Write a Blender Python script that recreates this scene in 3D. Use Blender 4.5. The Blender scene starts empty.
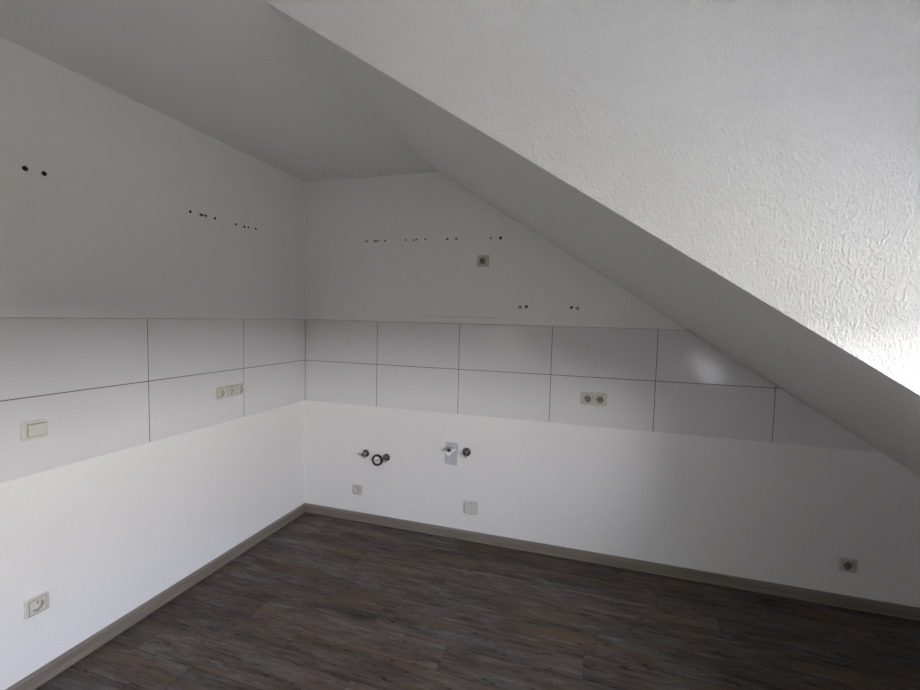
import bpy, bmesh, math, random
from mathutils import Vector, Matrix

random.seed(7)
C = bpy.context.scene.collection
PI = math.pi

# ------------------------------------------------------------------ dimensions (metres)
H = 2.4388                 # flat ceiling
YB = -5.3                  # wall behind the camera
XR = 4.2                   # knee wall
XD = 3.15                  # inner face of the dormer front
TILE_B, TILE_M, TILE_T = 0.8472, 1.1469, 1.4466
# window openings: (y0, y1, z0, z1) in the dormer front, (x0, x1, z0, z1) for the added one in the wall behind the camera
WIN_A = (-3.0, -1.70, 0.915, 1.53)
WIN_FILL = (0.20, 0.72, 0.86, 1.40)  # added opening, sized to brighten the back wall
WT = 0.30                  # dormer front thickness

def z_back(x): return H - 0.6477 * (x - 1.022)
def z_edge(x): return H - 0.6437 * (x - 1.0387)
def y_edge(x): return -1.6114 + 0.0474 * (x - 1.0387)

# ------------------------------------------------------------------ node helpers
def new_mat(name):
    m = bpy.data.materials.new(name); m.use_nodes = True
    nt = m.node_tree; nt.nodes.clear()
    out = nt.nodes.new('ShaderNodeOutputMaterial')
    b = nt.nodes.new('ShaderNodeBsdfPrincipled')
    nt.links.new(b.outputs[0], out.inputs[0])
    return m, nt, b

def N(nt, kind, **kw):
    n = nt.nodes.new(kind)
    for k, v in kw.items(): setattr(n, k, v)
    return n

def setin(n, **kw):
    for k, v in kw.items():
        n.inputs[k.replace('_', ' ')].default_value = v
    return n

def ramp(nt, stops, interp='LINEAR'):
    r = nt.nodes.new('ShaderNodeValToRGB'); r.color_ramp.interpolation = interp
    el = r.color_ramp.elements
    while len(el) < len(stops): el.new(0.5)
    for e, (p, c) in zip(el, stops):
        e.position = p; e.color = (c[0], c[1], c[2], 1) if hasattr(c, '__len__') else (c, c, c, 1)
    return r

def objcoord(nt, scale=(1, 1, 1)):
    t = nt.nodes.new('ShaderNodeTexCoord'); m = nt.nodes.new('ShaderNodeMapping')
    m.inputs['Scale'].default_value = scale
    nt.links.new(t.outputs['Object'], m.inputs['Vector'])
    return m.outputs[0]

def plain(name, col, rough=0.5, metal=0.0, noise=0.0, nscale=60, spec=0.5, bump=0.0):
    m, nt, b = new_mat(name)
    b.inputs['Roughness'].default_value = rough
    b.inputs['Metallic'].default_value = metal
    b.inputs['Specular IOR Level'].default_value = spec
    v = objcoord(nt)
    n = setin(N(nt, 'ShaderNodeTexNoise'), Scale=nscale, Detail=3.0)
    nt.links.new(v, n.inputs['Vector'])
    r = ramp(nt, [(0.3, [c * (1 - noise) for c in col]), (0.7, [min(1, c * (1 + noise)) for c in col])])
    nt.links.new(n.outputs['Fac'], r.inputs[0]); nt.links.new(r.outputs[0], b.inputs['Base Color'])
    if bump:
        bp = setin(N(nt, 'ShaderNodeBump'), Strength=bump, Distance=0.001)
        nt.links.new(n.outputs['Fac'], bp.inputs['Height']); nt.links.new(bp.outputs[0], b.inputs['Normal'])
    return m

def plaster(name, col, scale, strength, dist, stretch=(1, 1, 1), mottle=0.02, low=0.5, warp=0.6):
    m, nt, b = new_mat(name)
    b.inputs['Roughness'].default_value = 0.9
    b.inputs['Specular IOR Level'].default_value = 0.25
    v = objcoord(nt, stretch)
    n1 = setin(N(nt, 'ShaderNodeTexNoise'), Scale=scale, Detail=2.5, Roughness=0.5, Distortion=warp)
    n2 = setin(N(nt, 'ShaderNodeTexNoise'), Scale=scale * 0.35, Detail=2.0)
    n3 = setin(N(nt, 'ShaderNodeTexNoise'), Scale=2.2, Detail=4.0)
    for n in (n1, n2, n3): nt.links.new(v, n.inputs['Vector'])
    r1 = ramp(nt, [(0.46, 0.0), (0.66, 1.0)]); nt.links.new(n1.outputs['Fac'], r1.inputs[0])
    mx = N(nt, 'ShaderNodeMath', operation='MULTIPLY_ADD'); mx.inputs[1].default_value = low
    nt.links.new(n2.outputs['Fac'], mx.inputs[0]); nt.links.new(r1.outputs[0], mx.inputs[2])
    bp = setin(N(nt, 'ShaderNodeBump'), Strength=strength, Distance=dist)
    nt.links.new(mx.outputs[0], bp.inputs['Height']); nt.links.new(bp.outputs[0], b.inputs['Normal'])
    r3 = ramp(nt, [(0.3, [c * (1 - mottle) for c in col]), (0.7, [min(1, c * (1 + mottle)) for c in col])])
    nt.links.new(n3.outputs['Fac'], r3.inputs[0]); nt.links.new(r3.outputs[0], b.inputs['Base Color'])
    return m

M = {}
M['paint']  = plaster('white_wall_paint', (0.80, 0.80, 0.79), 95, 0.22, 0.0015, mottle=0.012)
M['ceil']   = plaster('white_ceiling_paint', (0.78, 0.775, 0.765), 95, 0.25, 0.0015, mottle=0.012)
M['rough']  = plaster('white_textured_plaster', (0.93, 0.93, 0.925), 175, 0.9, 0.0022, stretch=(1, 1, 0.60), mottle=0.01, low=0.15, warp=0.0)
M['tile']   = plain('glazed_white_tile', (0.69, 0.685, 0.69), 0.14, noise=0.012, nscale=3, spec=0.32)
M['grout']  = plain('dark_grey_grout', (0.10, 0.10, 0.105), 0.9, noise=0.15, nscale=40)
M['seal']   = plain('yellowed_sealant', (0.46, 0.44, 0.36), 0.7, noise=0.12, nscale=14)
M['residue'] = plain('yellowish_residue', (0.66, 0.65, 0.60), 0.8, noise=0.08, nscale=30)
M['cream']  = plain('cream_plastic', (0.62, 0.61, 0.55), 0.32, noise=0.015)
M['well']   = plain('shade_toned_plastic', (0.27, 0.25, 0.21), 0.6, noise=0.1)  # recess shade put into the colour of the socket wells
M['cream2'] = plain('aged_cream_plastic', (0.57, 0.56, 0.49), 0.35, noise=0.02)
M['hole']   = plain('black_plastic', (0.012, 0.012, 0.012), 0.7, noise=0.1)
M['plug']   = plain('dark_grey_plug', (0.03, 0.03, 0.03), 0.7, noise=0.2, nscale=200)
M['filler'] = plain('grey_filler', (0.30, 0.30, 0.29), 0.95, noise=0.2, nscale=220, bump=0.5)
M['chrome'] = plain('dulled_chrome', (0.72, 0.71, 0.68), 0.25, metal=1.0, noise=0.25, nscale=90)
M['steel']  = plain('tarnished_brass', (0.17, 0.155, 0.13), 0.3, metal=1.0, noise=0.3, nscale=120)
M['rubber'] = plain('black_rubber', (0.015, 0.015, 0.016), 0.55, noise=0.1)
M['pvc']    = plain('grey_drain_plastic', (0.42, 0.43, 0.42), 0.5, noise=0.05)
M['tape']   = plain('white_thread_tape', (0.82, 0.82, 0.80), 0.7, noise=0.05, nscale=200)
M['patch']  = plain('bluish_grey_primer', (0.50, 0.525, 0.55), 0.85, noise=0.07, nscale=25)
M['chip']   = plain('broken_white_plaster', (0.86, 0.86, 0.84), 0.95, noise=0.05, nscale=150, bump=0.8)
M['wframe'] = plain('white_window_plastic', (0.80, 0.80, 0.80), 0.3, noise=0.01)

# baseboard: grey brown wood print, grain along the board (object x)
def board_mat(name, axis):
    m, nt, b = new_mat(name)
    s = [60, 60, 60]; s[axis] = 2.2
    v = objcoord(nt, s)
    n = setin(N(nt, 'ShaderNodeTexNoise'), Scale=1.6, Detail=5.0, Roughness=0.6)
    nt.links.new(v, n.inputs['Vector'])
    r = ramp(nt, [(0.25, (0.150, 0.128, 0.102)), (0.5, (0.205, 0.180, 0.147)), (0.75, (0.265, 0.238, 0.198))])
    nt.links.new(n.outputs['Fac'], r.inputs[0]); nt.links.new(r.outputs[0], b.inputs['Base Color'])
    b.inputs['Roughness'].default_value = 0.5
    return m
M['board_x'] = board_mat('grey_brown_skirting_x', 0)
M['board_y'] = board_mat('grey_brown_skirting_y', 1)

# floor: weathered grey-brown vinyl planks, one tint and one grain offset for each plank
def floor_mat():
    m, nt, b = new_mat('weathered_plank_floor')
    L = nt.links
    uv = N(nt, 'ShaderNodeUVMap', uv_map='plank')            # metres inside the plank
    sz = N(nt, 'ShaderNodeUVMap', uv_map='size')
    at = N(nt, 'ShaderNodeAttribute', attribute_name='tint', attribute_type='GEOMETRY')
    sep = N(nt, 'ShaderNodeSeparateColor'); L.new(at.outputs['Color'], sep.inputs[0])
    sx = N(nt, 'ShaderNodeSeparateXYZ'); L.new(uv.outputs[0], sx.inputs[0])
    comb = N(nt, 'ShaderNodeCombineXYZ')
    L.new(sx.outputs[0], comb.inputs[0]); L.new(sx.outputs[1], comb.inputs[1])
    z = N(nt, 'ShaderNodeMath', operation='MULTIPLY'); z.inputs[1].default_value = 37.0
    L.new(sep.outputs[0], z.inputs[0]); L.new(z.outputs[0], comb.inputs[2])
    def noise(scale, sc, detail, dist=0.0, rough=0.55):
        mp = N(nt, 'ShaderNodeMapping'); mp.inputs['Scale'].default_value = sc
        L.new(comb.outputs[0], mp.inputs[0])
        n = setin(N(nt, 'ShaderNodeTexNoise'), Scale=scale, Detail=detail, Roughness=rough, Distortion=dist)
        L.new(mp.outputs[0], n.inputs['Vector']); return n.outputs['Fac']
    grain = noise(1.0, (7, 60, 1), 8, 0.7, 0.72)
    broad = noise(1.0, (2.4, 13, 1), 4, 0.5)
    cool = noise(1.0, (1.8, 9, 1.7), 5, 0.4, 0.65)
    spots = noise(1.0, (12, 55, 2.3), 4, 0.8)
    base = ramp(nt, [(0.33, (0.018, 0.014, 0.012)), (0.43, (0.058, 0.047, 0.040)), (0.53, (0.094, 0.078, 0.068)), (0.68, (0.180, 0.153, 0.134))])
    mixg = N(nt, 'ShaderNodeMath', operation='MULTIPLY_ADD'); mixg.inputs[1].default_value = 0.62
    half = N(nt, 'ShaderNodeMath', operation='MULTIPLY'); half.inputs[1].default_value = 0.38
    L.new(broad, half.inputs[0]); L.new(grain, mixg.inputs[0]); L.new(half.outputs[0], mixg.inputs[2])
    L.new(mixg.outputs[0], base.inputs[0])
    cr = ramp(nt, [(0.50, 0.0), (0.64, 0.75)]); L.new(cool, cr.inputs[0])
    m1 = N(nt, 'ShaderNodeMix', data_type='RGBA', blend_type='MIX')
    coolc = ramp(nt, [(0.34, (0.034, 0.035, 0.033)), (0.5, (0.100, 0.103, 0.100)), (0.68, (0.185, 0.19, 0.187))])
    L.new(mixg.outputs[0], coolc.inputs[0])
    L.new(cr.outputs[0], m1.inputs[0]); L.new(base.outputs[0], m1.inputs[6]); L.new(coolc.outputs[0], m1.inputs[7])
    # ochre drifts
    och = noise(1.0, (1.8, 20, 3.1), 3, 0.2)
    orr = ramp(nt, [(0.52, 0.0), (0.64, 0.7)]); L.new(och, orr.inputs[0])
    m2 = N(nt, 'ShaderNodeMix', data_type='RGBA', blend_type='MIX'); m2.inputs[7].default_value = (0.120, 0.082, 0.048, 1)
    L.new(orr.outputs[0], m2.inputs[0]); L.new(m1.outputs[2], m2.inputs[6])
    # dark knots
    sr = ramp(nt, [(0.63, 0.0), (0.68, 0.9)]); L.new(spots, sr.inputs[0])
    m3 = N(nt, 'ShaderNodeMix', data_type='RGBA', blend_type='MIX'); m3.inputs[7].default_value = (0.022, 0.019, 0.017, 1)
    L.new(sr.outputs[0], m3.inputs[0]); L.new(m2.outputs[2], m3.inputs[6])
    # plank tint
    tr = ramp(nt, [(0.0, (0.95, 0.93, 0.92)), (0.5, (1.10, 1.08, 1.07)), (1.0, (1.25, 1.22, 1.20))])
    L.new(sep.outputs[1], tr.inputs[0])
    m4 = N(nt, 'ShaderNodeMix', data_type='RGBA', blend_type='MULTIPLY'); m4.inputs[0].default_value = 1.0
    L.new(m3.outputs[2], m4.inputs[6]); L.new(tr.outputs[0], m4.inputs[7])
    # joint lines: distance to the plank's border
    ss = N(nt, 'ShaderNodeSeparateXYZ'); L.new(sz.outputs[0], ss.inputs[0])
    def edge(i):
        a = N(nt, 'ShaderNodeMath', operation='SUBTRACT'); L.new(ss.outputs[i], a.inputs[0]); L.new(sx.outputs[i], a.inputs[1])
        mn = N(nt, 'ShaderNodeMath', operation='MINIMUM'); L.new(a.outputs[0], mn.inputs[0]); L.new(sx.outputs[i], mn.inputs[1])
        return mn.outputs[0]
    ex, ey = edge(0), edge(1)
    mn = N(nt, 'ShaderNodeMath', operation='MINIMUM'); L.new(ex, mn.inputs[0]); L.new(ey, mn.inputs[1])
    jr = ramp(nt, [(0.0, 0.60), (0.0010, 0.70), (0.0022, 1.0)]); L.new(mn.outputs[0], jr.inputs[0])
    m5 = N(nt, 'ShaderNodeMix', data_type='RGBA', blend_type='MULTIPLY'); m5.inputs[0].default_value = 1.0
    L.new(m4.outputs[2], m5.inputs[6]); L.new(jr.outputs[0], m5.inputs[7])
    L.new(m5.outputs[2], b.inputs['Base Color'])
    b.inputs['Roughness'].default_value = 0.55
    b.inputs['Specular IOR Level'].default_value = 0.2
    bp = setin(N(nt, 'ShaderNodeBump'), Strength=0.25, Distance=0.001)
    L.new(grain, bp.inputs['Height']); L.new(bp.outputs[0], b.inputs['Normal'])
    return m
M['floor'] = floor_mat()

# ------------------------------------------------------------------ mesh helpers
def link(name, bm, mat, parent=None, smooth=False, loc=None, rotz=0.0):
    bmesh.ops.recalc_face_normals(bm, faces=bm.faces[:])
    me = bpy.data.meshes.new(name); bm.to_mesh(me); bm.free()
    if smooth:
        for p in me.polygons: p.use_smooth = True
    o = bpy.data.objects.new(name, me); C.objects.link(o)
    me.materials.append(mat)
    if parent: o.parent = parent
    if loc is not None: o.location = loc
    if rotz: o.rotation_euler = (0, 0, rotz)
    return o

def structure(name, bm, mat, parent=None):
    o = link(name, bm, mat, parent); o['kind'] = 'structure'
    return o

def box(bm, x0, x1, y0, y1, z0, z1):
    v = [bm.verts.new((x, y, z)) for x in (x0, x1) for y in (y0, y1) for z in (z0, z1)]
    for f in ((0, 1, 3, 2), (4, 6, 7, 5), (0, 4, 5, 1), (2, 3, 7, 6), (0, 2, 6, 4), (1, 5, 7, 3)):
        bm.faces.new([v[i] for i in f])

def boxbm(*a):
    bm = bmesh.new(); box(bm, *a); return bm

def prism(bottom, top):
    """closed solid between two loops with the same vertex count"""
    bm = bmesh.new()
    a = [bm.verts.new(p) for p in bottom]; b = [bm.verts.new(p) for p in top]
    n = len(a)
    bm.faces.new(a[::-1]); bm.faces.new(b)
    for i in range(n): bm.faces.new((a[i], a[(i + 1) % n], b[(i + 1) % n], b[i]))
    return bm

def rrect(w, h, r, n=6, cx=0.0, cz=0.0):
    pts = []
    for sx, sz, a0 in ((1, 1, 0), (-1, 1, PI / 2), (-1, -1, PI), (1, -1, 1.5 * PI)):
        for i in range(n):
            a = a0 + (PI / 2) * i / (n - 1)
            pts.append((cx + sx * (w / 2 - r) + r * math.cos(a), cz + sz * (h / 2 - r) + r * math.sin(a)))
    return pts

def circ(r, n, cx=0.0, cz=0.0, a0=0.0):
    return [(cx + r * math.cos(a0 + 2 * PI * i / n), cz + r * math.sin(a0 + 2 * PI * i / n)) for i in range(n)]

def loft(bm, loops, cap_first=True, cap_last=True):
    """loops: [(2-D points (x,z), out)] -> skin; 'out' is the distance in front of the wall (local -y)"""
    rings = [[bm.verts.new((x, -out, z)) for x, z in pts] for pts, out in loops]
    for a, b in zip(rings, rings[1:]):
        n = len(a)
        for i in range(n): bm.faces.new((a[i], a[(i + 1) % n], b[(i + 1) % n], b[i]))
    if cap_first: bm.faces.new(rings[0])
    if cap_last: bm.faces.new(rings[-1])
    return bm

def plate(w, h, r, depth, bev, n=6, cx=0.0, cz=0.0, out0=0.0):
    bm = bmesh.new()
    loft(bm, [(rrect(w, h, r, n, cx, cz), out0), (rrect(w, h, r, n, cx, cz), out0 + depth - bev),
              (rrect(w - bev * .6, h - bev * .6, max(r - bev * .3, .0008), n, cx, cz), out0 + depth - bev * .3),
              (rrect(w - 2 * bev, h - 2 * bev, max(r - bev, .0006), n, cx, cz), out0 + depth)])
    return bm

def tube(bm, p, q, r0, r1=None, n=20):
    p, q = Vector(p), Vector(q); r1 = r0 if r1 is None else r1
    d = (q - p).normalized(); a = d.orthogonal().normalized(); b = d.cross(a)
    A = [bm.verts.new(p + (a * math.cos(t) + b * math.sin(t)) * r0) for t in [2 * PI * i / n for i in range(n)]]
    B = [bm.verts.new(q + (a * math.cos(t) + b * math.sin(t)) * r1) for t in [2 * PI * i / n for i in range(n)]]
    for i in range(n): bm.faces.new((A[i], A[(i + 1) % n], B[(i + 1) % n], B[i]))
    bm.faces.new(A[::-1]); bm.faces.new(B)

def empty(name, loc, rotz, label, cat, group=None):
    o = bpy.data.objects.new(name, None); C.objects.link(o)
    o.location = loc; o.rotation_euler = (0, 0, rotz); o.empty_display_size = 0.05
    o['label'] = label; o['category'] = cat
    if group: o['group'] = group
    return o

LEFT = PI / 2     # rotation of a fitting that hangs on the left wall
def on_left(y, z, out=0.0): return (out, y, z)
def on_back(x, z, out=0.0): return (x, -out, z)

BORES = {'back': [], 'left': []}     # (u along the wall, z, radius, depth) of every hole drilled into the walls
def drill(obj, side, d0=0.02, only=None):
    bm = bmesh.new()
    for u, z, r, depth in BORES[side]:
        if only and not only(u, z): continue
        if side == 'back': tube(bm, (u, -d0, z), (u, depth, z), r, n=24)
        else: tube(bm, (d0, u, z), (-depth, u, z), r, n=24)
    bmesh.ops.recalc_face_normals(bm, faces=bm.faces[:])
    me = bpy.data.meshes.new('bores'); bm.to_mesh(me); bm.free()
    cut = bpy.data.objects.new('bores', me); C.objects.link(cut)
    md = obj.modifiers.new('drill', 'BOOLEAN'); md.operation = 'DIFFERENCE'; md.object = cut; md.solver = 'EXACT'
    dg = bpy.context.evaluated_depsgraph_get(); dg.update()
    new = bpy.data.meshes.new_from_object(obj.evaluated_get(dg))
    obj.modifiers.clear(); obj.data = new
    bpy.data.objects.remove(cut)

# ------------------------------------------------------------------ the shell
structure('wall_left', boxbm(-0.25, 0, YB - 0.25, 0.25, -0.12, H + 0.2), M['paint'])
structure('wall_back', boxbm(0, XR + 0.25, 0, 0.25, -0.12, H + 0.2), M['paint'])
bm = bmesh.new()
xa, xb, za, zb = WIN_FILL
box(bm, 0, xa, YB - 0.25, YB, -0.12, H + 0.2); box(bm, xb, XR + 0.25, YB - 0.25, YB, -0.12, H + 0.2)
box(bm, xa, xb, YB - 0.25, YB, -0.12, za); box(bm, xa, xb, YB - 0.25, YB, zb, H + 0.2)
structure('wall_front', bm, M['paint'])
structure('wall_right', boxbm(XR, XR + 0.25, YB, 0, -0.12, 0.62), M['paint'])
structure('ceiling', boxbm(0, 3.6, YB, 0, H, H + 0.2), M['ceil'])

def slope(name, ya, yb, za, zb, xa, xb):
    """sloping ceiling between y=ya(x) and y=yb(x)"""
    lo, hi = [], []
    A = Vector((xa, ya(xa), H)); B = Vector((XR + .02, ya(XR + .02), za(XR + .02)))
    D = Vector((xb, yb(xb), H)); E = Vector((XR + .02, yb(XR + .02), zb(XR + .02)))
    def lift(P, dx, dz, yf, d):
        x = P.x + dx; return Vector((x, yf(x) + d, P.z + dz))
    sg = 1 if yb(xb) > ya(xa) else -1
    return structure(name, prism([A, B, E, D], [lift(A, .35, .05, ya, sg * .01), lift(B, .16, .16, ya, sg * .01),
                     lift(E, .16, .16, yb, -sg * .01), lift(D, .35, .05, yb, -sg * .01)]), M['ceil'])
slope('ceiling_slope', lambda x: 0.0, y_edge, z_back, z_edge, 1.022, 1.0387)

# dormer cheek: vertical textured wall standing on the edge of the slope
def cheek(name, yf, zf, x0, thick, mat):
    x1 = XD + WT
    f = lambda x, z, d: (x, yf(x) + d, z)
    lo = [f(x0 - .004, H + .02, 0), f(x1, H + .02, 0), f(x1, zf(x1), 0), f(x0, H, 0)]
    hi = [f(x0 - .004, H + .02, thick), f(x1, H + .02, thick), f(x1, zf(x1) + .003, thick), f(x0, H, thick)]
    return structure(name, prism(lo, hi), mat)
cheek('wall_dormer', lambda x: y_edge(x) - 0.003, z_edge, 1.0387, 0.10, M['rough'])
# the same on the far side of the dormer, behind the camera
y_far = lambda x: -4.30
slope('ceiling_slope', y_far, lambda x: YB, z_edge, z_edge, 1.0387, 1.0387)
cheek('wall_dormer', lambda x: -4.297, z_edge, 1.0387, -0.10, M['rough'])

# dormer front with the window opening
bm = bmesh.new()
x0, x1 = XD, XD + WT
box(bm, x0, x1, -4.40, WIN_A[0], 0, H)
box(bm, x0, x1, WIN_A[0], WIN_A[1], 0, WIN_A[2]); box(bm, x0, x1, WIN_A[0], WIN_A[1], WIN_A[3], H)
box(bm, x0, x1, WIN_A[1], -1.46, 0, 0.98); box(bm, x0, x1, WIN_A[1], -1.515, 0.98, H)
structure('wall_window', bm, M['paint'])
for ya, yb in ((-1.60, -1.46), (-4.40, -4.30)):
    xa, xb = XD + 0.02, XR
    bm = prism([(xa, ya, 0), (xb, ya, 0), (xb, ya, z_edge(xb) + .03), (xa, ya, z_edge(xa) + .03)],
               [(xa, yb, 0), (xb, yb, 0), (xb, yb, z_edge(xb) + .03), (xa, yb, z_edge(xa) + .03)])
    structure('wall_return', bm, M['paint'])

# window: white frame, two sashes, panes, inner sill
def glass_mat():
    m = bpy.data.materials.new('window_glass'); m.use_nodes = True; nt = m.node_tree; nt.nodes.clear()
    o = N(nt, 'ShaderNodeOutputMaterial'); mx = N(nt, 'ShaderNodeMixShader')
    t = N(nt, 'ShaderNodeBsdfTransparent'); g = N(nt, 'ShaderNodeBsdfGlossy'); g.inputs['Roughness'].default_value = 0.02
    t.inputs[0].default_value = (0.99, 0.995, 0.99, 1)
    mx.inputs[0].default_value = 0.04
    nt.links.new(t.outputs[0], mx.inputs[1]); nt.links.new(g.outputs[0], mx.inputs[2])
    nt.links.new(mx.outputs[0], o.inputs[0]); return m
GL = glass_mat()
wx = XD + WT - 0.07
def bars(horizontal, a, b_, za, zb, w, d, at):
    bm = bmesh.new()
    def bx_(p, q, z0, z1):
        if horizontal: box(bm, p, q, at, at + d, z0, z1)
        else: box(bm, at, at + d, p, q, z0, z1)
    bx_(a, a + w, za, zb); bx_(b_ - w, b_, za, zb)
    bx_(a + w, b_ - w, za, za + w); bx_(a + w, b_ - w, zb - w, zb)
    return bm
def window(name, win, horizontal, at, halves=1):
    root = bpy.data.objects.new(name, None); C.objects.link(root); root['kind'] = 'structure'
    a, b_, za, zb = win
    structure('window_frame', bars(horizontal, a, b_, za, zb, 0.014, 0.05, at), M['wframe'], root)
    step = (b_ - a - 0.028) / halves
    for k in range(halves):
        p = a + 0.014 + step * k; q = p + step
        structure('window_sash', bars(horizontal, p, q, za + .014, zb - .014, 0.014, 0.04, at + .003), M['wframe'], root)
        args = (p + .013, q - .013, at + .02, at + .024, za + .027, zb - .027) if horizontal else (at + .02, at + .024, p + .013, q - .013, za + .027, zb - .027)
        structure('window_pane', boxbm(*args), GL, root)
    if not horizontal:
        structure('window_sill', boxbm(XD - 0.02, at, a + .001, b_ - .001, za, za + 0.018), M['wframe'], root)
    # light portal in the opening: guides the sampling of the sky, emits nothing itself
    pl = bpy.data.lights.new('window_portal', 'AREA'); pl.shape = 'RECTANGLE'; pl.cycles.is_portal = True
    po = bpy.data.objects.new('window_portal', pl); C.objects.link(po)
    if horizontal:
        pl.size, pl.size_y = b_ - a, zb - za
        po.location = ((a + b_) / 2, at - .05, (za + zb) / 2); po.rotation_euler = (PI / 2, 0, 0)
    else:
        pl.size, pl.size_y = zb - za, b_ - a
        po.location = (at + .09, (a + b_) / 2, (za + zb) / 2); po.rotation_euler = (0, PI / 2, 0)
window('window_1', WIN_A, False, wx)
window('window_fill', WIN_FILL, True, YB - 0.09)  # unseen window, added to light the back wall

# ------------------------------------------------------------------ floor planks (one surface)
ROW = 0.154; LEN = 0.98
known = {1: 2.24, 2: 2.42, 3: 1.71, 4: 2.275, 5: 2.11}
bm = bmesh.new()
uvl = bm.loops.layers.uv.new('plank'); szl = bm.loops.layers.uv.new('size')
cl = bm.loops.layers.float_color.new('tint')
nrows = int(5.3 / ROW) + 2
jump = 0.4
for i in range(nrows):
    ya = max(min(0.0, -0.025 - ROW * (i - 1)), YB); yb = max(-0.025 - ROW * i, YB)
    if ya - yb < 1e-4: continue
    if i in known: x = known[i]
    else:
        jump = (jump + 0.37 + random.uniform(-.08, .08)) % LEN; x = jump
    x -= LEN * math.ceil(x / LEN)
    while x < XR:
        xa, xb = max(x, 0), min(x + LEN, XR)
        if xb - xa > 1e-4:
            vs = [bm.verts.new(p) for p in ((xa, yb, 0), (xb, yb, 0), (xb, ya, 0), (xa, ya, 0))]
            f = bm.faces.new(vs)
            t = (random.random(), random.random(), random.random(), 1)
            yrow = -0.025 - ROW * i
            for l in f.loops:
                l[uvl].uv = (l.vert.co.x - x, l.vert.co.y - yrow); l[szl].uv = (LEN, ROW); l[cl] = t
        x += LEN
o = structure('floor', bm, M['floor'])
for p in o.data.polygons:
    if p.normal.z < 0: p.flip()
structure('subfloor', boxbm(-0.0, XR, YB, 0, -0.12, -0.004), M['grout'])['kind'] = 'structure'
bpy.data.objects['subfloor'].name = 'floor_slab'

# ------------------------------------------------------------------ baseboards (0.063 high, chamfered top)
def board_profile(): return [(0, 0), (0.015, 0), (0.015, 0.052), (0.0135, 0.058), (0.008, 0.0628), (0, 0.063)]
pr = board_profile()
e = 0.0
structure('baseboard_left', prism([(d, -d if d else 0, z) for d, z in pr], [(d, YB, z) for d, z in pr]), M['board_y'])
structure('baseboard_back', prism([(d if d else 0, -d, z) for d, z in pr], [(XR, -d, z) for d, z in pr]), M['board_x'])
structure('baseboard_front', prism([(0.015, YB + d, z) for d, z in pr], [(XD, YB + d, z) for d, z in pr]), M['board_x'])

# ------------------------------------------------------------------ tiled splashbacks: grout bed (part) behind glazed tiles
TH = 0.004
def tile_quad_clip(xa, xb, za, zb):
    """outline of a tile on the back wall, cut off along the slope"""
    cut = lambda z: 1.022 + (H - z) / 0.6477 - 0.006
    pts = [(xa, za), (xb, za), (xb, zb), (xa, zb)]
    out = []
    inside = lambda p: p[0] <= cut(p[1])
    for i in range(4):
        p, q = pts[i], pts[(i + 1) % 4]
        if inside(p): out.append(p)
        if inside(p) != inside(q):
            lo, hi = 0.0, 1.0
            for _ in range(40):
                t = (lo + hi) / 2
                r = (p[0] + (q[0] - p[0]) * t, p[1] + (q[1] - p[1]) * t)
                if inside(r) == inside(p): lo = t
                else: hi = t
            out.append(r)
    return out

def slab(bm, pts, d0, d1, bev=0.0008):
    cx = sum(p[0] for p in pts) / len(pts); cz = sum(p[1] for p in pts) / len(pts)
    def inset(p):
        v = Vector((p[0] - cx, p[1] - cz)); l = v.length
        return (p[0] - math.copysign(min(bev, abs(v.x)), v.x), p[1] - math.copysign(min(bev, abs(v.y)), v.y))
    loft(bm, [(pts, d0), (pts, d1 - bev), ([inset(p) for p in pts], d1)])

g = 0.0017   # half joint
rows = ((TILE_B, TILE_M), (TILE_M, TILE_T))
spl = empty('tile_splashback', (0, 0, 0), 0, 'white large tile splashback with sockets along the back wall, cut off by the slope', 'tiles')
bm = bmesh.new()
for za, zb in rows:
    for i in range(-1, 5):
        xa = 0.0062 if i < 0 else 0.5936 + 0.6 * i + g
        xb = 0.5936 + 0.6 * (i + 1) - g
        pts = tile_quad_clip(xa, min(xb, 3.6), za + (g if za == TILE_M else .0004), zb - (g if zb == TILE_M else .0004))
        if len(pts) > 2: slab(bm, pts, 0.001, TH)
link('tile_field', bm, M['tile'], spl)
bm = bmesh.new(); slab(bm, tile_quad_clip(0.0046, 3.6, TILE_B + .001, TILE_T - .001), 0.0004, TH - 0.0012, 0.0)
link('grout', bm, M['grout'], spl)
bm = bmesh.new(); box(bm, 0.0006, 1.022 + (H - TILE_T) / .6477 - .009, -0.0030, -0.0003, TILE_T, TILE_T + 0.0035)
link('sealant_line', bm, M['seal'], spl)

spl2 = empty('tile_splashback', (0, 0, 0), LEFT, 'white large tile splashback along the left wall', 'tiles')
bm = bmesh.new()
for za, zb in rows:
    for i in range(0, 9):
        xb = -0.0045 if i == 0 else -(0.5997 + 0.6 * (i - 1)) - g
        xa = -(0.5997 + 0.6 * i) + g
        xa = max(xa, -2.9)
        if xb <= xa: continue
        slab(bm, [(xa, za + (g if za == TILE_M else .0004)), (xb, za + (g if za == TILE_M else .0004)), (xb, zb - (g if zb == TILE_M else .0004)), (xa, zb - (g if zb == TILE_M else .0004))], 0.001, TH)
link('tile_field', bm, M['tile'], spl2)
bm = bmesh.new(); slab(bm, [(-2.9, TILE_B + .001), (-.0008, TILE_B + .001), (-.0008, TILE_T - .001), (-2.9, TILE_T - .001)], 0.0004, TH - 0.0012, 0.0)
link('grout', bm, M['grout'], spl2)
bm = bmesh.new(); box(bm, -2.9, -.0046, -0.0030, -0.0003, TILE_T, TILE_T + 0.003)
link('sealant_line', bm, M['seal'], spl2)

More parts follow.
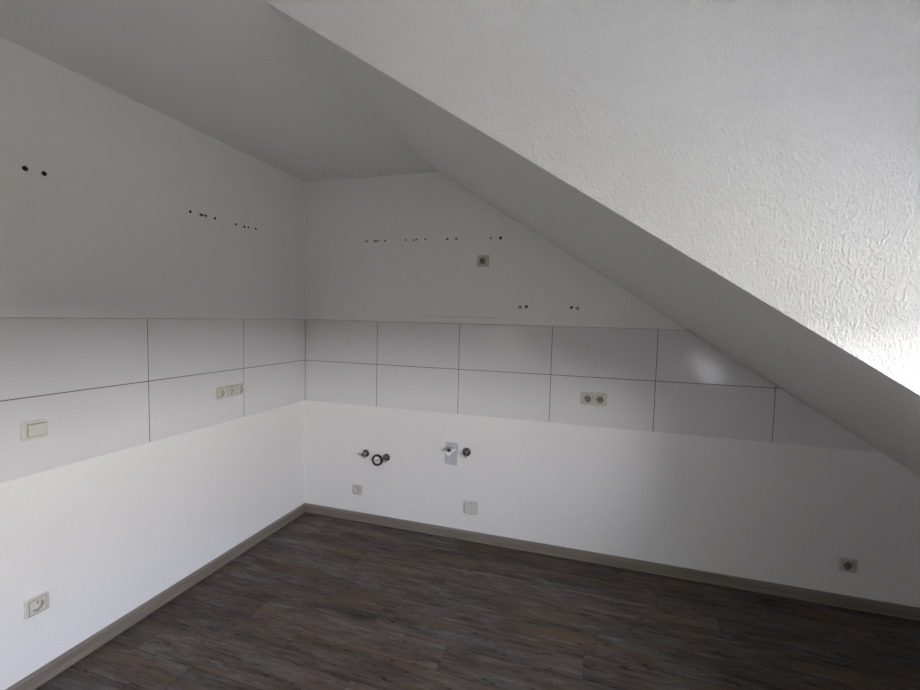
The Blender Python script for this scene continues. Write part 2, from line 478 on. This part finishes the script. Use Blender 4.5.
# faint old residue line above the tiles
def residue_bm():
    bm = bmesh.new(); rnd = random.Random(3); n = 40
    up_, lo = [], []
    for i in range(n + 1):
        x = 0.90 + 0.60 * i / n; c_ = 1.491 + rnd.uniform(-.0012, .0012)
        h = 0.0035 * math.sin(PI * (i + .5) / (n + 1)) ** .4 + rnd.uniform(-.0008, .001)
        up_.append((x, c_ + h)); lo.append((x, c_ - h))
    loft(bm, [(lo + up_[::-1], 0), (lo + up_[::-1], .0005)])
    return bm
o = link('sealant_residue', residue_bm(), M['residue'])
o['label'] = 'faint yellowish line of old sealant on the wall just above the back tiles'; o['category'] = 'residue'

# ------------------------------------------------------------------ sockets
def insert_mesh(s=0.055, r=0.0203, out0=0.0095, depth=0.020):
    """square centre plate with a round recess in it"""
    n = 48
    def sq(h):
        pts = []
        for i in range(n):
            a = 2 * PI * i / n + PI / n
            c, s_ = math.cos(a), math.sin(a); k = h / max(abs(c), abs(s_))
            x, z = c * k, s_ * k
            rr = h * 0.08; m_ = h - rr            # soften corners
            if abs(x) > m_ and abs(z) > m_:
                dx, dz = abs(x) - m_, abs(z) - m_; l = math.hypot(dx, dz)
                if l > rr: x, z = math.copysign(m_ + dx / l * rr, x), math.copysign(m_ + dz / l * rr, z)
            pts.append((x, z))
        return pts
    ci = lambda q: circ(q, n, a0=PI / n)
    bm = bmesh.new()
    loft(bm, [(sq(s / 2), out0 - .003), (sq(s / 2), out0 + .001), (sq(s / 2 - .0012), out0 + .002),
              (ci(r + .0016), out0 + .002), (ci(r), out0 + .0012), (ci(r), out0 - .0015)], cap_first=False, cap_last=False)
    return bm

def well_mesh(r=0.0203, out0=0.0095, depth=0.020, n=48):
    bm = bmesh.new(); ci = lambda q: circ(q, n, a0=PI / n)
    loft(bm, [(ci(r), out0 - .0014), (ci(r * .97), out0 + .002 - depth)], cap_first=False)
    return bm

def add_gang(parent, cx, mat, clip=M['chrome']):
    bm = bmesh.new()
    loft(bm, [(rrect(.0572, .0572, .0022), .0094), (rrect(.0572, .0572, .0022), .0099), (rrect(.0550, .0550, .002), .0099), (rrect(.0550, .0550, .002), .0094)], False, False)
    link('shadow_gap', bm, M['plug'], parent, loc=(cx, 0, 0))  # dark ring standing in for the shadow gap round the insert
    ins = link('socket_insert', insert_mesh(), mat, parent, loc=(cx, 0, 0))
    link('socket_well', well_mesh(), M['well'] if mat == M['cream2'] else mat, ins)
    for s in (-1, 1):
        bm = bmesh.new(); tube(bm, (s * .0095, 0.0090, 0), (s * .0095, 0.0082, 0), 0.0027, n=14)
        link('pin_hole', bm, M['hole'], ins)
        bm = bmesh.new(); box(bm, -.0026, .0026, -.0098, .0080, s * .0183 - .0013, s * .0183 + .0010)
        link('earth_contact', bm, clip, ins)
    return ins

def frame_bm(w, h, openings, s=0.0556, depth=0.0095, r=0.008):
    """rounded cover frame; the centre plates sit on it"""
    bm = plate(w, h, r, depth - .0015, 0.004)
    for cx in openings:                           # raised lip round each centre plate
        n = 4
        lo = [(cx - s / 2 - .004, -s / 2 - .004), (cx + s / 2 + .004, -s / 2 - .004), (cx + s / 2 + .004, s / 2 + .004), (cx - s / 2 - .004, s / 2 + .004)]
        li = [(cx - s / 2, -s / 2), (cx + s / 2, -s / 2), (cx + s / 2, s / 2), (cx - s / 2, s / 2)]
        lm = [(cx + (x - cx) * .97, z * .97) for x, z in lo]
        loft(bm, [(lo, depth - .0016), (lm, depth), (li, depth), (li, depth - .0016)], False, False)
    return bm

def socket(loc, rotz, label, n=1, w=0.08, h=0.08, pitch=0.071, mat=None, group=None, name='wall_socket'):
    mat = mat or M['cream']
    t = empty(name, loc, rotz, label, 'socket', group)
    cxs = [(i - (n - 1) / 2) * pitch for i in range(n)]
    f = link('cover_frame', frame_bm(w, h, []), mat, t)
    bm = bmesh.new()
    for cx in cxs: tube(bm, (cx, -.02, 0), (cx, .02, 0), 0.0214, n=32)
    me = bpy.data.meshes.new('c'); bmesh.ops.recalc_face_normals(bm, faces=bm.faces[:]); bm.to_mesh(me); bm.free()
    cut = bpy.data.objects.new('c', me); C.objects.link(cut); cut.parent = t
    md = f.modifiers.new('open', 'BOOLEAN'); md.operation = 'DIFFERENCE'; md.object = cut; md.solver = 'EXACT'
    bpy.context.view_layer.update()
    dg = bpy.context.evaluated_depsgraph_get()
    f.data = bpy.data.meshes.new_from_object(f.evaluated_get(dg)); f.modifiers.clear()
    bpy.data.objects.remove(cut)
    for cx in cxs:
        add_gang(t, cx, mat)
        BORES['left' if rotz else 'back'].append(((loc[1] if rotz else loc[0]) + cx, loc[2], 0.0216, 0.0135))
    return t

socket(on_left(-0.7072, 1.0228, TH), LEFT, 'cream triple power socket strip on the left wall tiles', 3, 0.2128, 0.0728, name='triple_socket')
socket(on_left(-1.668, 0.3252), LEFT, 'cream single power socket low on the left wall near the baseboard', 1, 0.080, 0.072)
socket(on_back(2.0545, 1.0158, TH), 0, 'cream double power socket on the back wall tiles', 2, 0.155, 0.080, mat=M['cream2'], name='double_socket')
socket(on_back(0.449, 0.2285), 0, 'small cream single power socket below the leftmost valve, nearest the room corner', 1, 0.076, 0.077)
socket(on_back(3.373, 0.2290), 0, 'single power socket low under the slope at the shaded end of the back wall', 1, 0.080, 0.072, mat=M['cream2'])
socket(on_back(1.3385, 1.8530), 0, 'single power socket high on the back wall beneath the plug holes', 1, 0.078, 0.078, mat=M['cream2'])

# light switch
sw = empty('light_switch', on_left(-1.6575, 1.0195, TH), LEFT, 'cream wide rocker light switch on the left wall tiles', 'light switch')
link('cover_frame', plate(0.085, 0.071, 0.011, 0.008, 0.004), M['cream'], sw)
bm = bmesh.new()
loft(bm, [(rrect(0.060, 0.047, .003, 5, .006), .0075), (rrect(0.060, 0.047, .003, 5, .006), .0118), (rrect(0.0575, 0.0445, .002, 5, .006), .0135)])
for v in bm.verts:
    if v.co.y < -.009: v.co.y -= 0.0022 * (v.co.z / .0235)
link('rocker', bm, M['cream'], sw)
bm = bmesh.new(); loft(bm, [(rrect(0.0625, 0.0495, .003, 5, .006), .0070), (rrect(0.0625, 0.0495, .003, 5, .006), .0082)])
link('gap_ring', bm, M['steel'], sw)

# blank junction box low on the back wall
cv = empty('junction_box', on_back(1.3065, 0.2285), 0, 'square cream blank junction box low on the back wall below the valve', 'junction box')
link('box_base', plate(0.082, 0.082, 0.004, 0.012, 0.001), M['cream2'], cv)
link('lid', plate(0.088, 0.084, 0.004, 0.012, 0.002, out0=0.010), M['cream'], cv)
for s in (-1, 1):
    bm = bmesh.new(); tube(bm, (0.0, -0.0215, s * .0365), (0.0, -0.0226, s * .0365), 0.0032, n=14)
    link('lid_screw', bm, M['plug'], cv)

# ------------------------------------------------------------------ plumbing
def valve(loc, label, tip=0.05, rr=0.027, down=True):
    t = empty('angle_valve', loc, 0, label, 'valve', 'angle valves on the back wall')
    bm = bmesh.new()
    n = 32; loft(bm, [(circ(rr, n), 0), (circ(rr, n), .002), (circ(rr * .8, n), .008), (circ(.014, n), .012)])
    link('rosette', bm, M['steel'], t)
    bm = bmesh.new(); tube(bm, (0, -.010, 0), (0, -tip * .72, 0), 0.0105); tube(bm, (0, -tip * .36, 0), (0, -tip * .62, 0), 0.0150, n=6)
    link('valve_body', bm, M['chrome'], t)
    bm = bmesh.new(); s = -1 if down else 1
    tube(bm, (0, -tip * .5, 0), (0, -tip * .5, s * .030), 0.0070); tube(bm, (0, -tip * .5, s * .013), (0, -tip * .5, s * .021), 0.0095, n=6)
    link('outlet', bm, M['chrome'], t)
    bm = bmesh.new()
    n = 24; k = [(x * (1.0 if i % 2 else .9), z * (1.0 if i % 2 else .9)) for i, (x, z) in enumerate(circ(.0125, n))]
    loft(bm, [(k, tip * .72), (k, tip * .95), ([(x * .8, z * .8) for x, z in k], tip)])
    link('turn_knob', bm, M['steel'], t)
    return t
valve(on_back(0.5135, 0.5035), 'small chrome angle valve left of the open drain pipe, nearest the corner')
valve(on_back(0.676, 0.492), 'small chrome angle valve touching the right side of the drain pipe', tip=0.034)
valve(on_back(1.262, 0.598), 'chrome angle valve right of the grey patch on the back wall', rr=0.0285)

# capped pipe stub in the grey patch
pt = empty('pipe_stub', on_back(1.158, 0.612, .0015), 0, 'dark threaded pipe stub with white tape sticking out of the grey patch', 'pipe')
bm = bmesh.new(); tube(bm, (0, 0, 0), (0, -.058, 0), 0.0085); tube(bm, (0, -.044, 0), (0, -.062, 0), 0.0115, n=6)
link('pipe', bm, M['steel'], pt)
bm = bmesh.new()
tube(bm, (0, -.018, 0), (0, -.036, 0), 0.0115, 0.0100)
link('thread_tape', bm, M['tape'], pt)

# grey patch with a broken light spot in it
pa = empty('wall_patch', on_back(1.155, 0.577), 0, 'bluish grey upright rectangular patch around the taped pipe stub on the back wall', 'patch')
bm = bmesh.new()
P = [(-.046, -.073), (-.010, -.076), (.0, -.080), (.043, -.081), (.043, -.02), (.046, .03), (.046, .071), (.0, .073), (-.041, .074), (-.042, .02), (-.045, -.02)]
loft(bm, [(P, 0), (P, .0008), ([(x * .99, z * .99) for x, z in P], .0012)])
link('patch_face', bm, M['patch'], pa)
bm = bmesh.new()
P = [(-.043, .014), (-.030, .004), (-.020, .006), (-.012, .018), (.004, .022), (.012, .030), (.028, .034), (.034, .026), (.020, .014), (.004, .002), (-.006, -.006), (-.010, -.020), (-.030, -.018), (-.040, -.004)]
loft(bm, [(P, .0012), (P, .0022), ([(x * .9 - .0006, z * .9 + .001) for x, z in P], .0034)])
link('plaster_chip', bm, M['chip'], pa)

# drain pipe end: black rubber ring, grey socket, recessed bore
dr = empty('drain_pipe', on_back(0.6075, 0.466), 0, 'round waste pipe outlet with black rubber ring between two angle valves', 'drain')
n = 40
def ringbm(ro, ri, o0, o1, bev=.002):
    bm = bmesh.new()
    loft(bm, [(circ(ro, n), o0), (circ(ro, n), o1 - bev), (circ(ro - bev, n), o1), (circ(ri + bev, n), o1), (circ(ri, n), o1 - bev), (circ(ri, n), o0)], False, False)
    return bm
link('rubber_ring', ringbm(.0410, .0285, 0, .016, .003), M['rubber'], dr)
link('pipe_socket', ringbm(.0285, .0245, 0, .010, .001), M['pvc'], dr)
bm = bmesh.new()
loft(bm, [(circ(.0245, n), .001), (circ(.0245, n), .004), (circ(.012, n), .0065)])
link('pipe_plug', bm, M['tape'], dr)
bm = bmesh.new()
P = [(-.020, -.006), (-.010, -.015), (.004, -.010), (.010, .002), (.016, .012), (.004, .010), (-.008, .006)]
loft(bm, [(P, .006), (P, .0075), ([(x * .7, z * .7) for x, z in P], .010)])
link('plug_debris', bm, M['pvc'], dr)

# ------------------------------------------------------------------ wall plugs in drilled holes
def plug_parts(root, r):
    n = 14
    bm = bmesh.new()
    loft(bm, [(circ(r, n), 0), (circ(r, n), .0008), (circ(r * .62, n), .0012), (circ(r * .55, n), .0004)], False, False)
    link('plug_collar', bm, M['plug'], root)
    bm = bmesh.new()                                  # open sleeve that lines the bore
    loft(bm, [(circ(r * .55, n), .0008), (circ(r * .54, n), -.030), (circ(r * .10, n), -.033)], False, True)
    link('plug_sleeve', bm, M['hole'], root)
    return root

plug0 = None
def plug(loc, rotz, r, label, group):
    global plug0
    BORES['left' if rotz else 'back'].append((loc[1] if rotz else loc[0], loc[2], r * .64, 0.035))
    if plug0 is None:
        plug0 = plug_parts(empty('wall_plug', loc, rotz, label, 'wall plug', group), 0.005)
        t = plug0
    else:
        t = plug0.copy(); C.objects.link(t); t.location = loc; t.rotation_euler = (0, 0, rotz)
        t['label'] = label; t['group'] = group
        for ch in list(plug0.children):
            c = ch.copy(); C.objects.link(c); c.parent = t
    s = 1.14 * r / 0.005; t.scale = (s, 1, s)
    return t

GLW = 'drilled wall plugs high on the left wall'
GBW = 'drilled wall plugs high on the back wall'
GLO = 'drilled wall plugs above the back tiles'
for y, z, r, lb in (
    (-1.6533, 2.0015, .0085, 'large black plug hole of the left wall pair, farther from the room corner'),
    (-1.5943, 2.0018, .0080, 'large black plug hole of the left wall pair, nearer the room corner'),
    (-0.9544, 2.0065, .0068, 'dark plug hole starting the five-hole row on the left wall, farthest from the corner'),
    (-0.8922, 2.0050, .0062, 'dark plug hole in the left wall five-hole row, second from its outer end'),
    (-0.8780, 2.0052, .0056, 'dark plug hole in the middle of the left wall five-hole row'),
    (-0.8585, 2.0066, .0062, 'dark plug hole in the left wall five-hole row, second from its corner end'),
    (-0.7979, 2.0065, .0066, 'dark plug hole ending the left wall five-hole row, nearest the corner'),
    (-0.6465, 2.0047, .0060, 'dark plug hole starting the left wall four-hole row, farthest from the corner'),
    (-0.5830, 2.0030, .0070, 'larger dark plug hole, second in the left wall four-hole row from outside'),
    (-0.5518, 2.0050, .0052, 'small dark plug hole, third in the left wall four-hole row from outside'),
    (-0.4905, 2.0085, .0062, 'dark plug hole of the left wall four-hole row nearest the room corner')):
    plug(on_left(y, z), LEFT, r, lb, GLW)
for x, z, r, lb in (
    (0.502, 2.0020, .0062, 'dark plug hole on the back wall nearest the room corner'),
    (0.5580, 2.0040, .0052, 'left plug hole of the tight trio in the back wall\'s first row'),
    (0.5700, 1.9985, .0054, 'middle plug hole of the tight trio in the back wall\'s first row'),
    (0.5860, 2.0030, .0054, 'right plug hole of the tight trio in the back wall\'s first row'),
    (0.6419, 2.0001, .0060, 'dark plug hole just right of the tight trio on the back wall'),
    (0.795, 2.0025, .0052, 'faint plug hole starting the second row on the back wall'),
    (0.8560, 1.9990, .0052, 'lower left plug hole of the close pair in the back wall\'s second row'),
    (0.8740, 2.0040, .0056, 'upper right plug hole of the close pair in the back wall\'s second row'),
    (0.9378, 2.0038, .0052, 'small plug hole ending the second row on the back wall'),
    (1.0935, 2.0006, .0060, 'left plug hole of the middle pair high on the back wall'),
    (1.1548, 2.0001, .0062, 'right plug hole of the middle pair high on the back wall'),
    (1.3863, 1.9971, .0054, 'small plug hole beside the big one, up and right of the high socket'),
    (1.4498, 1.9965, .0088, 'largest black plug hole at the slope end of the high back row')):
    plug(on_back(x, z), 0, r, lb, GBW)
plug(on_back(1.6274, 1.5660), 0, .0085, 'black plug hole above the back tiles, right of its filler dab', GLO)
plug(on_back(1.9020, 1.5655), 0, .0080, 'black plug hole above the back tiles, left of its filler dab', GLO)

def dab(loc, label, s):
    bm = bmesh.new()
    P = [(x * (1 + .18 * math.sin(3 * i + s)), z * (1.15 + .15 * math.cos(2 * i + s))) for i, (x, z) in enumerate(circ(.0105, 12))]
    loft(bm, [(P, 0), (P, .0008), ([(x * .7, z * .7) for x, z in P], .0018)])
    o = link('filler_dab', bm, M['filler'], loc=loc); o['label'] = label; o['category'] = 'filler'; o['group'] = 'filler dabs above the back tiles'
dab(on_back(1.5885, 1.5625), 'grey filler dab left of a plug hole above the middle back tiles', .3)
dab(on_back(1.9385, 1.5610), 'grey filler dab right of a plug hole above the back tiles, nearer the slope', 1.9)

# ------------------------------------------------------------------ bores through plaster, tiles and grout
on_tiles = lambda u, z: TILE_B < z < TILE_T
for o_ in list(C.objects):
    if o_.type != 'MESH': continue
    base = o_.name.split('.')[0]
    if base == 'wall_back': drill(o_, 'back')
    elif base == 'wall_left': drill(o_, 'left')
    elif base in ('tile_field', 'grout'):
        drill(o_, 'back' if o_.parent is spl else 'left', only=on_tiles)

# ------------------------------------------------------------------ daylight
w = bpy.data.worlds.new('overcast_sky'); bpy.context.scene.world = w; w.use_nodes = True
nt = w.node_tree; nt.nodes.clear()
out = N(nt, 'ShaderNodeOutputWorld'); bg = N(nt, 'ShaderNodeBackground')
tc = N(nt, 'ShaderNodeTexCoord'); sp = N(nt, 'ShaderNodeSeparateXYZ')
mp = N(nt, 'ShaderNodeMapRange'); mp.inputs['From Min'].default_value = -1; mp.inputs['From Max'].default_value = 1
# by elevation: dark ground, dim band added to weaken tile reflections, bright overcast sky above
SKY = ramp(nt, [(0.0, (0.135, 0.13, 0.105)), (0.42, (0.135, 0.13, 0.105)), (0.44, (0.08, 0.078, 0.068)), (0.497, (0.08, 0.078, 0.068)), (0.503, (0.92, 0.88, 0.91)), (0.60, (0.92, 0.88, 0.91)), (0.64, (0.99, 1.02, 1.20)), (0.73, (0.99, 1.02, 1.20)), (0.77, (0.98, 1.0, 1.08)), (1.0, (0.98, 1.0, 1.08))])
nt.links.new(tc.outputs['Generated'], sp.inputs[0]); nt.links.new(sp.outputs[2], mp.inputs['Value'])
nt.links.new(mp.outputs[0], SKY.inputs[0]); nt.links.new(SKY.outputs[0], bg.inputs['Color'])
bg.inputs['Strength'].default_value = 41.5
nt.links.new(bg.outputs[0], out.inputs[0])

# ------------------------------------------------------------------ camera
cam = bpy.data.cameras.new('camera'); co = bpy.data.objects.new('camera', cam); C.objects.link(co)
f_px, pitch, yaw, roll = 440.951, -0.061988, 0.297511, 0.023822
fw = Vector((-math.sin(yaw) * math.cos(pitch), math.cos(yaw) * math.cos(pitch), math.sin(pitch)))
rt = Vector((math.cos(yaw), math.sin(yaw), 0)); up = rt.cross(fw)
c, s = math.cos(roll), math.sin(roll)
r2 = rt * c + up * s; u2 = -rt * s + up * c
mw = Matrix.Identity(4)
for i in range(3): mw[i][0], mw[i][1], mw[i][2] = r2[i], u2[i], -fw[i]
mw.translation = Vector((2.04857, -2.77406, 1.48756))
co.matrix_world = mw
cam.sensor_fit = 'HORIZONTAL'; cam.sensor_width = 36.0; cam.lens = f_px * 36.0 / 920.0
cam.clip_start = 0.02
bpy.context.scene.camera = co

sc = bpy.context.scene
sc.view_settings.view_transform = 'Standard'; sc.view_settings.look = 'None'
sc.view_settings.gamma = 1.0; sc.view_settings.use_curve_mapping = False
sc.view_settings.exposure = 0.0
sc.cycles.max_bounces = 12; sc.cycles.diffuse_bounces = 10; sc.cycles.glossy_bounces = 5
sc.cycles.transparent_max_bounces = 8
